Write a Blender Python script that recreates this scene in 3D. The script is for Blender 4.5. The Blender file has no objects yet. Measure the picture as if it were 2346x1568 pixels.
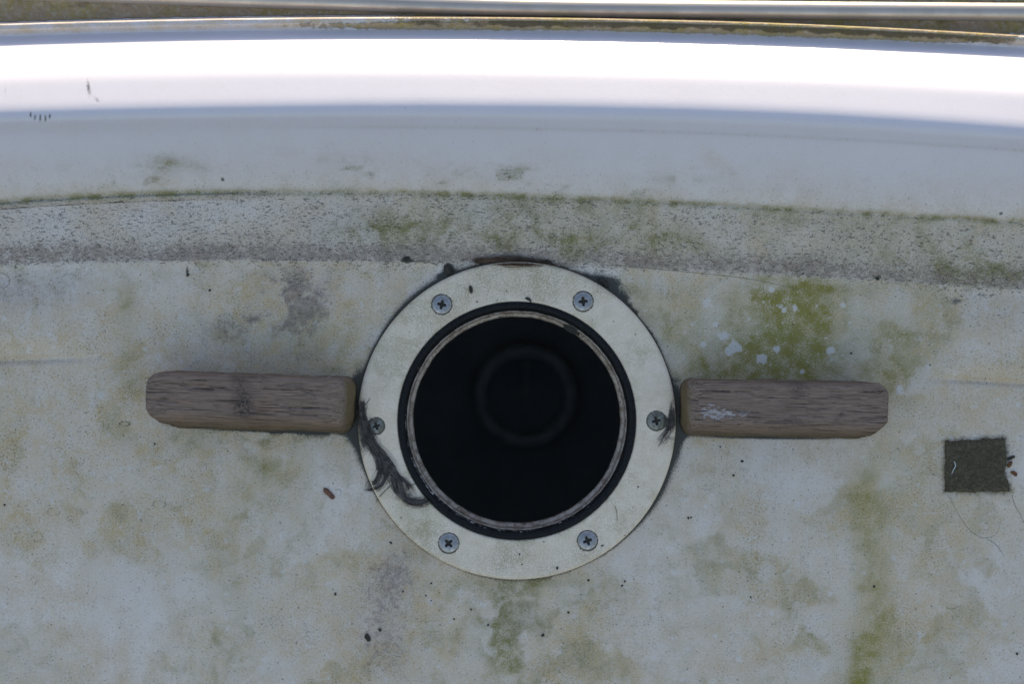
import bpy, bmesh, math, random
import numpy as np
from mathutils import Matrix, Vector

rng = np.random.default_rng(7)
random.seed(7)
MM = 0.001
R = math.radians
scene = bpy.context.scene
C = scene.collection

# ------------------------------------------------------------------ camera, sky, sun, exposure
TILT = 32.0                      # the deck slopes: the top of the picture is uphill
SUN_EL = 29.5                    # the sun stands behind the raised edge, just under the plane of the deck
SUN_AZ = 8.0                     # degrees to the right of straight uphill
T = Matrix.Translation((0, 0, 1.0)) @ Matrix.Rotation(R(TILT), 4, 'X')
H = 700.0                        # camera distance from the deck in mm
S = 0.2063                       # mm on the deck for one unit of the 2346-wide layout

cam_d = bpy.data.cameras.new('camera')
cam = bpy.data.objects.new('camera', cam_d)
C.objects.link(cam)
cam.matrix_world = T @ Matrix.Translation((0, 0, H * MM))
cam_d.sensor_width = 36.0
cam_d.lens = 36.0 * H / (2346 * S)
cam_d.clip_start = 0.01
cam_d.clip_end = 2000.0
cam_d.dof.use_dof = True
cam_d.dof.focus_distance = (H - 4) * MM
cam_d.dof.aperture_fstop = 4.5
scene.camera = cam

world = bpy.data.worlds.new('World')
scene.world = world
world.use_nodes = True
wn = world.node_tree
wn.nodes.clear()
sky = wn.nodes.new('ShaderNodeTexSky')
sky.sky_type = 'NISHITA'
sky.sun_disc = False
sky.sun_elevation = R(SUN_EL)
sky.sun_rotation = R(SUN_AZ)
sky.air_density = 1.15
sky.dust_density = 1.0
sky.ozone_density = 0.0
bg = wn.nodes.new('ShaderNodeBackground')
bg.inputs['Strength'].default_value = 0.15
wo = wn.nodes.new('ShaderNodeOutputWorld')
wn.links.new(sky.outputs[0], bg.inputs[0])
wn.links.new(bg.outputs[0], wo.inputs[0])

sun_d = bpy.data.lights.new('sun', 'SUN')
sun_d.energy = 4.4
sun_d.angle = R(0.53)
sun_d.color = (1.0, 0.92, 0.68)
sun = bpy.data.objects.new('sun', sun_d)
C.objects.link(sun)
sv = Vector((math.sin(R(SUN_AZ)) * math.cos(R(SUN_EL)), math.cos(R(SUN_AZ)) * math.cos(R(SUN_EL)), math.sin(R(SUN_EL))))
sun.rotation_euler = sv.to_track_quat('Z', 'Y').to_euler()
sun.location = (0.5, 2.0, 3.0)

scene.view_settings.view_transform = 'Standard'
scene.view_settings.look = 'None'
scene.view_settings.gamma = 1.0
scene.view_settings.use_curve_mapping = False
scene.view_settings.exposure = 0.6

# ------------------------------------------------------------------ helpers
def P(x, y, z=0.0):
    """layout point (2346 x 1568) at height z mm over the deck -> local mm"""
    k = S * (1 - z / H)
    return ((x - 1173) * k, (784 - y) * k, z)

TOP = []
def top(o, label=None, cat=None, group=None, kind=None):
    TOP.append(o)
    if label: o['label'] = label
    if cat: o['category'] = cat
    if group: o['group'] = group
    if kind: o['kind'] = kind
    return o

def empty(name):
    o = bpy.data.objects.new(name, None)
    o.empty_display_size = 0.01
    C.objects.link(o)
    return o

def mesh_np(name, v, f, mat=None, smooth=True):
    """v: (n,3) metres; f: (m,k) index array or list of faces"""
    me = bpy.data.meshes.new(name)
    v = np.asarray(v, dtype=np.float32)
    if isinstance(f, np.ndarray):
        k = f.shape[1]
        me.vertices.add(len(v)); me.vertices.foreach_set('co', v.ravel())
        me.loops.add(f.size); me.loops.foreach_set('vertex_index', f.astype(np.int32).ravel())
        me.polygons.add(len(f))
        me.polygons.foreach_set('loop_start', np.arange(0, f.size, k, dtype=np.int32))
        me.polygons.foreach_set('loop_total', np.full(len(f), k, dtype=np.int32))
        me.update(calc_edges=True)
    else:
        me.from_pydata([tuple(map(float, p)) for p in v], [], [tuple(map(int, q)) for q in f])
        me.update()
    if smooth:
        me.polygons.foreach_set('use_smooth', np.ones(len(me.polygons), dtype=bool))
    me.validate()
    if mat: me.materials.append(mat)
    return me

def obj(name, me, parent=None):
    o = bpy.data.objects.new(name, me)
    C.objects.link(o)
    if parent: o.parent = parent
    return o

def set_col(me, name, arr):
    a = me.color_attributes.new(name, 'FLOAT_COLOR', 'POINT')
    a.data.foreach_set('color', np.asarray(arr, dtype=np.float32).ravel())

def vnoise(x, y, seed):
    g = np.random.default_rng(seed).random((256, 256))
    xi = np.floor(x).astype(int); yi = np.floor(y).astype(int)
    fx = x - xi; fy = y - yi
    fx = fx * fx * (3 - 2 * fx); fy = fy * fy * (3 - 2 * fy)
    a = g[xi % 256, yi % 256]; b = g[(xi + 1) % 256, yi % 256]
    c = g[xi % 256, (yi + 1) % 256]; d = g[(xi + 1) % 256, (yi + 1) % 256]
    return (a * (1 - fx) + b * fx) * (1 - fy) + (c * (1 - fx) + d * fx) * fy

def fbm(x, y, scale, seed, oct=4, gain=0.55):
    t = 0; amp = 1; tot = 0
    x = x / scale; y = y / scale
    for i in range(oct):
        t = t + amp * vnoise(x * 2 ** i + 17.3 * i, y * 2 ** i + 5.1 * i, seed + i)
        tot += amp; amp *= gain
    return t / tot

def sstep(a, b, x):
    t = np.clip((x - a) / (b - a), 0, 1)
    return t * t * (3 - 2 * t)

# ---------- node helper
class NT:
    def __init__(self, name):
        self.m = bpy.data.materials.new(name)
        self.m.use_nodes = True
        self.t = self.m.node_tree
        self.t.nodes.clear()
        self.out = self.t.nodes.new('ShaderNodeOutputMaterial')
        self.b = self.t.nodes.new('ShaderNodeBsdfPrincipled')
        self.t.links.new(self.b.outputs[0], self.out.inputs[0])
        self.tc = self.t.nodes.new('ShaderNodeTexCoord')
    def put(self, sock, val):
        if hasattr(val, 'is_linked'): self.t.links.new(val, sock)
        elif isinstance(val, (tuple, list)):
            val = tuple(val)
            if len(val) == 3 and len(sock.default_value) == 4: val = val + (1,)
            sock.default_value = val
        else: sock.default_value = val
    def math(self, op, a, b=0.0, c=0.0, clamp=False):
        n = self.t.nodes.new('ShaderNodeMath'); n.operation = op; n.use_clamp = clamp
        for s, v in zip(n.inputs, (a, b, c)): self.put(s, v)
        return n.outputs[0]
    def noise(self, scale, detail=4, rough=0.55, vec=None, out=0, dist=0.0):
        n = self.t.nodes.new('ShaderNodeTexNoise')
        n.inputs['Scale'].default_value = scale; n.inputs['Detail'].default_value = detail
        n.inputs['Roughness'].default_value = rough; n.inputs['Distortion'].default_value = dist
        self.put(n.inputs['Vector'], vec if vec is not None else self.tc.outputs['Object'])
        return n.outputs[out]
    def voro(self, scale, vec=None, rnd=1.0):
        n = self.t.nodes.new('ShaderNodeTexVoronoi')
        n.inputs['Scale'].default_value = scale; n.inputs['Randomness'].default_value = rnd
        self.put(n.inputs['Vector'], vec if vec is not None else self.tc.outputs['Object'])
        return n.outputs['Distance']
    def mapping(self, scale=(1, 1, 1), loc=(0, 0, 0), rot=(0, 0, 0)):
        n = self.t.nodes.new('ShaderNodeMapping')
        self.t.links.new(self.tc.outputs['Object'], n.inputs[0])
        n.inputs['Scale'].default_value = scale; n.inputs['Location'].default_value = loc
        n.inputs['Rotation'].default_value = rot
        return n.outputs[0]
    def ramp(self, v, a, b, c=0.0, d=1.0, smooth=True):
        n = self.t.nodes.new('ShaderNodeMapRange')
        n.interpolation_type = 'SMOOTHSTEP' if smooth else 'LINEAR'
        n.clamp = True
        for s, val in zip(n.inputs, (v, a, b, c, d)): self.put(s, val)
        return n.outputs[0]
    def mix(self, f, a, b, mode='MIX'):
        n = self.t.nodes.new('ShaderNodeMix'); n.data_type = 'RGBA'; n.blend_type = mode
        n.clamp_factor = True
        self.put(n.inputs[0], f); self.put(n.inputs[6], a); self.put(n.inputs[7], b)
        return n.outputs[2]
    def attr(self, name):
        n = self.t.nodes.new('ShaderNodeAttribute'); n.attribute_name = name
        s = self.t.nodes.new('ShaderNodeSeparateColor')
        self.t.links.new(n.outputs['Color'], s.inputs[0])
        return s.outputs[0], s.outputs[1], s.outputs[2], n.outputs['Alpha']
    def bump(self, h, strength, dist, prev=None):
        n = self.t.nodes.new('ShaderNodeBump')
        n.inputs['Strength'].default_value = strength; n.inputs['Distance'].default_value = dist
        self.put(n.inputs['Height'], h)
        if prev is not None: self.t.links.new(prev, n.inputs['Normal'])
        return n.outputs[0]
    def done(self, col, rough=0.5, normal=None, metal=0.0, spec=0.5, coat=0.0):
        self.put(self.b.inputs['Base Color'], col)
        self.put(self.b.inputs['Roughness'], rough)
        self.put(self.b.inputs['Metallic'], metal)
        self.put(self.b.inputs['Specular IOR Level'], spec)
        if coat: self.put(self.b.inputs['Coat Weight'], coat)
        if normal is not None: self.put(self.b.inputs['Normal'], normal)
        return self.m

# ------------------------------------------------------------------ materials
def mat_deck():
    n = NT('weathered_gelcoat')
    algae, dirt, speck, white = n.attr('m1')
    mould_shade, _b, _c, _d = n.attr('m3')
    grime_shade, moss, clean, yellow = n.attr('m2')
    mid = n.noise(140, 8, 0.6)
    fine = n.noise(1300, 5, 0.7)
    fib = n.noise(1500, 4, 0.7, n.mapping((0.6, 1, 1)))
    big = n.noise(22, 4, 0.5)
    g1 = n.noise(1050, 4, 0.65, n.mapping((0.85, 1, 1), (0.4, 0.2, 0)))
    g2 = n.noise(2700, 2, 0.6)
    gm = n.math('ADD', n.math('MULTIPLY', g1, 0.6), n.math('MULTIPLY', g2, 0.4))
    md2 = n.noise(75, 6, 0.6, n.mapping((1, 0.8, 1), (5.1, 0.3, 0)))
    raw = n.mix(n.ramp(n.math('ADD', n.math('MULTIPLY', gm, 0.6), n.math('MULTIPLY', md2, 0.4)), 0.38, 0.62), (0.61, 0.465, 0.325), (0.75, 0.645, 0.57))
    raw = n.mix(n.ramp(big, 0.35, 0.65, 0.0, 0.5), raw, (0.70, 0.61, 0.55))
    base = n.mix(clean, raw, (0.70, 0.635, 0.685))
    # beige film, broken up, with bare lighter islands
    film = n.math('MULTIPLY', dirt, n.ramp(n.math('ADD', n.math('MULTIPLY', mid, 0.5), n.math('MULTIPLY', gm, 0.5)), 0.40, 0.58, 1.0, 0.25))
    base = n.mix(n.math('MULTIPLY', film, 0.85), base, (0.56, 0.385, 0.185))
    isl = n.ramp(n.noise(190, 5, 0.6, n.mapping((1, 1, 1), (7.7, 1.2, 0))), 0.60, 0.68)
    base = n.mix(n.math('MULTIPLY', isl, n.math('SUBTRACT', 0.55, n.math('MULTIPLY', clean, 0.55))), base, (0.72, 0.65, 0.625))
    # fine brown fibrous speckle gathering where the film is thick
    sb = n.noise(1500, 4, 0.65, n.mapping((0.75, 1, 1), (2.2, 0.5, 0)))
    tb = n.math('SUBTRACT', n.math('SUBTRACT', 0.64, n.math('MULTIPLY', dirt, 0.09)), n.math('MULTIPLY', n.math('SUBTRACT', n.noise(48, 5, 0.65), 0.5), 0.30))
    gr = n.math('MULTIPLY', n.ramp(n.math('SUBTRACT', sb, tb), 0.0, 0.09), n.math('SUBTRACT', 1.0, clean))
    base = n.mix(n.math('MULTIPLY', gr, 0.75), base, (0.21, 0.14, 0.065))
    # thread-like mould
    ridge = n.math('ABSOLUTE', n.math('SUBTRACT', n.noise(330, 4, 0.6, n.mapping((1, 1, 1), (1.3, 2.2, 0)), dist=0.6), 0.5))
    fil = n.math('MULTIPLY', n.ramp(ridge, 0.0, 0.022, 1.0, 0.0), n.math('MULTIPLY', n.ramp(mid, 0.46, 0.62), n.math('SUBTRACT', 1.0, clean)))
    base = n.mix(n.math('MULTIPLY', fil, 0.42), base, (0.16, 0.125, 0.07))
    # algae
    af = n.math('MULTIPLY', algae, n.ramp(n.math('ADD', n.math('MULTIPLY', fine, 0.55), n.math('MULTIPLY', mid, 0.45)), 0.36, 0.60, 0.22, 1.2))
    acol = n.mix(n.math('MULTIPLY', yellow, 1.0, clamp=True), (0.15, 0.14, 0.045), (0.27, 0.205, 0.018))
    acol = n.mix(n.ramp(fine, 0.35, 0.7), acol, n.mix(0.35, acol, (0.43, 0.345, 0.075)))
    base = n.mix(n.math('MULTIPLY', af, 0.92, clamp=True), base, acol)
    # tiny pale grains
    grain = n.ramp(n.noise(1400, 2, 0.5, n.mapping((1, 1, 1), (3.1, 1.7, 0.2))), 0.70, 0.76)
    base = n.mix(n.math('MULTIPLY', grain, n.math('SUBTRACT', 0.55, n.math('MULTIPLY', clean, 0.55))), base, (0.68, 0.66, 0.63))
    # clean rain spots
    wf = n.math('MULTIPLY', n.ramp(n.math('ADD', white, n.math('MULTIPLY', n.math('SUBTRACT', fine, 0.5), 0.9)), 0.3, 0.75), n.ramp(white, 0.02, 0.2))
    base = n.mix(n.math('MULTIPLY', wf, 0.62), base, (0.60, 0.55, 0.50))
    # greyish-brown mould clouds, also shade painted in the cove and pad edges
    mm = n.math('ADD', n.math('MULTIPLY', n.noise(330, 5, 0.7, n.mapping((1, 1, 1), (0.2, 6.1, 0))), 0.6), n.math('MULTIPLY', fine, 0.4))
    mf0 = n.math('MULTIPLY', n.ramp(n.math('ADD', mould_shade, n.math('MULTIPLY', n.math('SUBTRACT', mm, 0.5), 4.0)), 0.42, 1.15), n.ramp(mould_shade, 0.03, 0.25))
    base = n.mix(n.math('MULTIPLY', mf0, 0.68), base, (0.17, 0.115, 0.095))
    base = n.mix(n.math('MULTIPLY', mould_shade, 0.32), base, (0.28, 0.21, 0.18))
    # dark mould specks, stretched sideways
    sp1 = n.noise(1150, 3, 0.6, n.mapping((0.42, 1, 1)))
    th = n.math('SUBTRACT', 0.80, n.math('MULTIPLY', speck, 0.24))
    s1 = n.ramp(n.math('SUBTRACT', sp1, th), 0.0, 0.05)
    sp2 = n.noise(2300, 2, 0.5, n.mapping((0.7, 1, 1), (0.3, 0.9, 0)))
    th2 = n.math('SUBTRACT', 0.79, n.math('MULTIPLY', speck, 0.19))
    s2 = n.ramp(n.math('SUBTRACT', sp2, th2), 0.0, 0.05)
    base = n.mix(n.math('MAXIMUM', n.math('MULTIPLY', s1, 0.72), n.math('MULTIPLY', s2, 0.85)), base, (0.07, 0.06, 0.045))
    # scattered pin-head dots
    for sc, rad, lo in ((120, 0.045, 0.66), (240, 0.065, 0.66), (520, 0.11, 0.70)):
        vn = n.t.nodes.new('ShaderNodeTexVoronoi'); vn.voronoi_dimensions = '2D'; vn.inputs['Scale'].default_value = sc
        n.t.links.new(n.tc.outputs['Object'], vn.inputs['Vector'])
        sr = n.t.nodes.new('ShaderNodeSeparateColor'); n.t.links.new(vn.outputs['Color'], sr.inputs[0])
        dot = n.math('MULTIPLY', n.ramp(vn.outputs['Distance'], rad * 0.6, rad * 1.3, 1.0, 0.0), n.ramp(n.math('ADD', sr.outputs[0], n.math('MULTIPLY', n.math('SUBTRACT', mid, 0.5), 0.8)), lo, lo + 0.1))
        base = n.mix(n.math('MULTIPLY', n.math('MULTIPLY', dot, n.math('SUBTRACT', 0.8, n.math('MULTIPLY', clean, 0.8))), n.ramp(sr.outputs[1], 0.0, 1.0, 0.3, 1.0)), base, (0.085, 0.065, 0.035))
    # grime packed along joints, and painted shade at horns, lip and flange
    gf = n.ramp(n.math('ADD', grime_shade, n.math('MULTIPLY', n.math('SUBTRACT', fine, 0.5), 0.9)), 0.22, 0.75)
    gf = n.math('MULTIPLY', gf, n.ramp(grime_shade, 0.02, 0.2))
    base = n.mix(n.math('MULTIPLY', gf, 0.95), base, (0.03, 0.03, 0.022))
    # moss on the outer edge
    pre = gf
    mcol = n.mix(n.ramp(n.noise(70, 5, 0.6), 0.4, 0.65), (0.50, 0.35, 0.22), (0.46, 0.34, 0.13))
    mcol = n.mix(n.ramp(n.noise(500, 4, 0.7), 0.45, 0.7), mcol, (0.56, 0.46, 0.34))
    mf = n.ramp(n.math('ADD', moss, n.math('MULTIPLY', n.math('SUBTRACT', n.noise(330, 5, 0.65), 0.5), 0.9)), 0.35, 0.6)
    base = n.mix(n.math('MULTIPLY', mf, n.ramp(moss, 0.02, 0.15)), base, n.mix(n.math('MULTIPLY', pre, 0.8), mcol, (0.06, 0.05, 0.025)))  # moss darkened where the fringe shade is painted
    rough = n.math('ADD', n.ramp(clean, 0.0, 1.0, 0.52, 0.30), n.math('MULTIPLY', mf, 0.4))
    h1 = n.bump(n.math('MULTIPLY', fine, n.math('SUBTRACT', 1.0, clean)), 0.3, 0.0004)
    h2 = n.bump(n.math('MULTIPLY', n.noise(400, 6, 0.7), n.math('ADD', mf, 0.02)), 0.8, 0.003, h1)
    return n.done(base, rough, h2, spec=0.45)

def mat_flange():
    n = NT('yellowed_plastic')
    algae, dirt, speck, grime_shade = n.attr('m1')
    mid = n.noise(160, 7, 0.6); fine = n.noise(1300, 5, 0.7)
    base = n.mix(n.ramp(mid, 0.35, 0.65), (0.86, 0.705, 0.56), (0.79, 0.635, 0.475))
    base = n.mix(n.math('MULTIPLY', n.math('MULTIPLY', dirt, n.ramp(fine, 0.35, 0.65)), 0.7), base, (0.36, 0.275, 0.165))
    base = n.mix(n.math('MULTIPLY', algae, n.ramp(n.math('ADD', n.math('MULTIPLY', fine, 0.5), n.math('MULTIPLY', mid, 0.5)), 0.38, 0.6, 0.1, 1.0)), base, (0.20, 0.20, 0.07))
    gr = n.ramp(fine, 0.62, 0.75)
    base = n.mix(n.math('MULTIPLY', gr, 0.35), base, (0.28, 0.25, 0.16))
    sp = n.noise(800, 3, 0.55)
    th = n.math('SUBTRACT', 0.82, n.math('MULTIPLY', speck, 0.2))
    base = n.mix(n.math('MULTIPLY', n.ramp(n.math('SUBTRACT', sp, th), 0, 0.05), 0.8), base, (0.06, 0.05, 0.035))
    gf = n.math('MULTIPLY', n.ramp(n.math('ADD', grime_shade, n.math('MULTIPLY', n.math('SUBTRACT', fine, 0.5), 0.8)), 0.25, 0.7), n.ramp(grime_shade, 0.02, 0.2))
    base = n.mix(n.math('MULTIPLY', gf, 0.93), base, (0.035, 0.032, 0.024))
    return n.done(base, n.ramp(mid, 0.3, 0.7, 0.42, 0.6), n.bump(fine, 0.2, 0.0003), spec=0.4)

def mat_wood(name, tint, moss):
    n = NT(name)
    algae, endg, paint, knot = n.attr('m1')
    gv = n.mapping((0.025, 1, 1))
    g1 = n.noise(1900, 6, 0.7, gv)
    g2 = n.noise(4200, 3, 0.6, n.mapping((0.018, 1, 1), (0, 0.3, 0)))
    crack = n.noise(1300, 3, 0.55, n.mapping((0.03, 1, 1), (0.7, 0.1, 0)), dist=0.2)
    mid = n.noise(60, 6, 0.6, n.mapping((0.35, 1, 1)))
    spot = n.noise(700, 5, 0.7)
    base = n.mix(n.ramp(g1, 0.3, 0.7), (0.14, 0.092, 0.067), (0.315, 0.215, 0.162))
    base = n.mix(n.ramp(mid, 0.5, 0.72, 0, 0.55), base, tint)
    base = n.mix(n.ramp(g2, 0.55, 0.72, 0, 0.55), base, (0.36, 0.275, 0.225))
    base = n.mix(n.ramp(spot, 0.6, 0.75, 0, 0.5), base, (0.08, 0.065, 0.055))
    base = n.mix(n.math('MULTIPLY', knot, n.ramp(spot, 0.35, 0.6, 0.3, 1)), base, (0.045, 0.036, 0.032))
    cr = n.ramp(crack, 0.61, 0.67)
    cr2 = n.ramp(g2, 0.40, 0.33)
    base = n.mix(n.math('MULTIPLY', cr, 0.85), base, (0.022, 0.018, 0.016))
    base = n.mix(n.math('MULTIPLY', cr2, 0.45), base, (0.06, 0.05, 0.043))
    base = n.mix(n.math('MULTIPLY', endg, n.ramp(spot, 0.3, 0.6, 0.55, 1)), base, (0.15, 0.105, 0.045))
    base = n.mix(n.math('MULTIPLY', algae, n.ramp(spot, 0.3, 0.65, 0.45, 1)), base, (0.085, 0.062, 0.03))  # base moss and the painted darkening of the lower face
    pf = n.ramp(n.math('ADD', paint, n.math('MULTIPLY', n.math('SUBTRACT', n.noise(900, 5, 0.75, n.mapping((0.5, 1, 1))), 0.5), 3.2)), 0.80, 0.95)
    base = n.mix(n.math('MULTIPLY', pf, n.ramp(paint, 0.1, 0.3)), base, (0.40, 0.35, 0.34))
    h = n.math('SUBTRACT', n.math('ADD', n.math('MULTIPLY', g1, 0.4), n.math('MULTIPLY', pf, 0.2)), n.math('ADD', cr, n.math('MULTIPLY', cr2, 0.4)))
    return n.done(base, 0.75, n.bump(h, 0.7, 0.0006), spec=0.3)

def mat_simple(name, col, col2, scale, rough=0.6, metal=0.0, bump=0.3, bd=0.0003, spec=0.5):
    n = NT(name)
    f = n.noise(scale, 6, 0.65)
    c = n.mix(n.ramp(f, 0.35, 0.68), col, col2)
    return n.done(c, n.ramp(f, 0.3, 0.7, rough, min(1, rough + 0.15)), n.bump(f, bump, bd), metal, spec)

def mat_rim():
    n = NT('corroded_aluminium')
    f = n.noise(260, 7, 0.7); g = n.noise(1100, 4, 0.7)
    c = n.mix(n.ramp(f, 0.40, 0.62), (0.42, 0.345, 0.29), (0.19, 0.135, 0.10))
    c = n.mix(n.ramp(g, 0.55, 0.7), c, (0.50, 0.44, 0.40))
    c = n.mix(n.ramp(n.noise(420, 5, 0.7, n.mapping((1, 1, 1), (4, 2, 0))), 0.60, 0.66), c, (0.05, 0.04, 0.035))
    return n.done(c, 0.55, n.bump(g, 0.5, 0.0004), 0.35)

def mat_gasket():
    n = NT('black_rubber')
    chip, a2, a3, a4 = n.attr('m1')
    f = n.noise(700, 5, 0.7); g = n.noise(230, 6, 0.75)
    c = n.mix(n.ramp(f, 0.4, 0.7), (0.006, 0.006, 0.007), (0.016, 0.016, 0.018))
    cf = n.ramp(n.math('ADD', chip, n.math('MULTIPLY', n.math('SUBTRACT', g, 0.5), 1.8)), 0.72, 0.82)
    c = n.mix(n.math('MULTIPLY', cf, n.ramp(chip, 0.05, 0.2)), c, (0.42, 0.40, 0.39))
    return n.done(c, 0.6, n.bump(f, 0.35, 0.0003), spec=0.2)

M = dict(
    deck=mat_deck(), flange=mat_flange(), rim=mat_rim(), gasket=mat_gasket(),
    wood_l=mat_wood('teak_reddish', (0.30, 0.17, 0.11), 0), wood_r=mat_wood('teak_grey', (0.19, 0.13, 0.10), 0),
    screw=mat_simple('stainless', (0.44, 0.42, 0.42), (0.30, 0.28, 0.27), 500, 0.38, 0.85, 0.2, 0.0002),
    screw_d=mat_simple('dirty_stainless', (0.30, 0.29, 0.26), (0.13, 0.12, 0.09), 420, 0.5, 0.6, 0.3, 0.0003),
    grime_shade=mat_simple('packed_grime', (0.02, 0.018, 0.015), (0.05, 0.045, 0.035), 900, 0.9),
    well=mat_simple('dark_hull_inside', (0.36, 0.34, 0.31), (0.44, 0.42, 0.38), 30, 0.8),
    step=mat_simple('dusty_ring', (0.55, 0.52, 0.47), (0.40, 0.37, 0.34), 60, 0.8),
    rail=mat_simple('dull_metal_rail', (0.52, 0.45, 0.40), (0.44, 0.38, 0.34), 60, 0.28, 0.4, 0.15, 0.0003),
    felt=mat_simple('dark_felt', (0.08, 0.066, 0.038), (0.17, 0.14, 0.092), 900, 0.95, 0, 0.8, 0.001, 0.1),
    felt_f=mat_simple('felt_fibre', (0.14, 0.118, 0.075), (0.26, 0.215, 0.15), 300, 0.9, 0, 0.1, 0.0002, 0.2),
    rust=mat_simple('rusty_fibre', (0.20, 0.085, 0.03), (0.09, 0.04, 0.02), 800, 0.9),
    pale=mat_simple('pale_fibre', (0.6, 0.6, 0.58), (0.4, 0.4, 0.38), 600, 0.7),
    hair=mat_simple('dusty_hair', (0.07, 0.058, 0.052), (0.18, 0.15, 0.135), 350, 0.7, 0, 0.2, 0.0002, 0.3),
    hair_b=mat_simple('brown_fibre', (0.17, 0.105, 0.07), (0.09, 0.055, 0.038), 350, 0.8, 0, 0.2, 0.0002, 0.2),
    crumb=mat_simple('dark_crumb', (0.025, 0.02, 0.015), (0.07, 0.055, 0.04), 900, 0.9),
    seed=mat_simple('brown_seed', (0.22, 0.09, 0.045), (0.10, 0.045, 0.03), 700, 0.55, 0, 0.4, 0.0003),
    thread=mat_simple('fine_hair', (0.26, 0.20, 0.12), (0.36, 0.29, 0.19), 300, 0.7),
)

# ------------------------------------------------------------------ the deck: one moulded sheet
def poly(pts, deg=3):
    p = np.array(pts, float)
    co = np.polyfit((p[:, 0] - 1173) / 1173, p[:, 1], deg)
    return lambda x: np.polyval(co, (np.clip(x, -900, 3250) - 1173) / 1173)

K1 = poly([(0, 606), (400, 600), (800, 598), (1200, 603), (1500, 618), (1900, 638), (2346, 664)])
K2 = poly([(0, 463), (530, 438), (850, 440), (1300, 455), (1700, 470), (2346, 508)])
K3 = poly([(0, 301), (700, 290), (1400, 299), (1800, 312), (2346, 345)])
K4 = poly([(0, 262), (500, 250), (1000, 245), (1400, 250), (1900, 266), (2346, 298)])
K5 = poly([(0, 103), (500, 91), (860, 87), (1400, 94), (1900, 109), (2346, 130)])
K6 = poly([(0, 55), (500, 46), (900, 38), (1300, 41), (1700, 53), (2346, 82)])

xd = np.arange(-262, 262.01, 0.7)
xo = np.array([6, 14, 24, 36, 50, 66, 84, 104, 126, 150, 180, 220, 260.])
X = np.concatenate([-262 - xo[::-1], xd, 262 + xo])
yd = np.concatenate([np.arange(-178, 136, 0.62), np.arange(136.2, 157, 0.25), np.arange(157.3, 192, 0.62)])
Y = np.concatenate([yd[0] - xo[::-1], yd, yd[-1] + np.array([5, 11, 17])])

def Yk(K, z, off=0):
    k = S * (1 - z / H)
    return (784 - (K(1173 + X / k) + off)) * k

knots = [(Yk(K1, 0, 120), 0.0), (Yk(K1, 0, 8), 0.0), (Yk(K1, 0.5, -14), 1.6), (Yk(K2, 12, 12), 12.0), (Yk(K2, 13, -8), 14.0),
         (Yk(K3, 33, 0), 33.0), (Yk(K4, 38, 12), 38.5), (Yk(K4, 38, -14), 38.0),
         (Yk(lambda x: 0.5 * K4(x) + 0.5 * K5(x), 32, 0), 32.6), (Yk(K5, 19, 0), 19.5), (Yk(K6, 15, 30), 15.0)]
Z = np.zeros((len(Y), len(X)))
KY = np.array([k[0] for k in knots]); KZ = np.array([k[1] for k in knots])
yfull = np.arange(-200, 240, 0.62)
sig = 2.0 / 0.62
ker = np.exp(-0.5 * (np.arange(-12, 13) / sig) ** 2); ker /= ker.sum()
LIPZ = 19.3
lipY = Yk(K6, LIPZ)
for i in range(len(X)):
    col = np.interp(yfull, KY[:, i], KZ)
    col = np.convolve(np.pad(col, 12, mode='edge'), ker, mode='valid')
    d = yfull - lipY[i]
    col = col + (LIPZ - 15.0) * sstep(-4.6, -2.2, d) - 9.0 * sstep(-0.2, 3.0, d)
    Z[:, i] = np.interp(Y, yfull, col)
XX, YY = np.meshgrid(X, Y)
def project():
    k = S * (1 - Z / H)
    return 1173 + XX / k, 784 - YY / k
U, V = project()
# shallow moulded pads at either side
wob = (fbm(U, V, 180, 90, 3) - 0.5) * 20
Z += 3.2 * sstep(830, 770, V + (U) * 0.035 + wob * 0.3) * sstep(270, 120, U + np.clip(V - 720, -200, 200) * 0.15) * sstep(K1(U) + 10, K1(U) + 120, V)
Z += 2.6 * sstep(872, 822, V - (U - 2140) * 0.06) * sstep(2090, 2260, U) * sstep(K1(U) + 10, K1(U) + 110, V)
Z -= 1.5 * np.exp(-((V + U * 0.035 - 828) / 8.0) ** 2) * sstep(270, 120, U)
Z -= 1.2 * np.exp(-((V - (U - 2140) * 0.06 - 868) / 7.0) ** 2) * sstep(2090, 2200, U)
# thin double ridge along the left of the upper joint
dK2 = V - K2(U)
Z += 1.1 * np.exp(-((dK2 - 9) / 5.0) ** 2) * sstep(640, 480, U)
Z -= 0.5 * np.exp(-((dK2 - 1) / 3.5) ** 2)
# hand-laid unevenness, mossy crust on the outer edge
Z += (fbm(XX, YY, 60, 11, 3) - 0.5) * 0.5
mossy = sstep(2.2, 4.5, YY - lipY[None, :])
Z += mossy * (fbm(XX, YY, 5, 21, 5) - 0.5) * 3.0
U, V = project()

def G(cx, cy, sx, sy, rot=0.0, warp=0.0):
    a = R(rot); dx = U - cx; dy = V - cy
    if warp: dx = dx + w1 * 0.45 * warp + w3 * 0.6 * warp; dy = dy + w2 * 0.3 * warp + w4 * 0.5 * warp
    p = dx * math.cos(a) + dy * math.sin(a); q = -dx * math.sin(a) + dy * math.cos(a)
    return np.exp(-0.5 * ((p / sx) ** 2 + (q / sy) ** 2))

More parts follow.
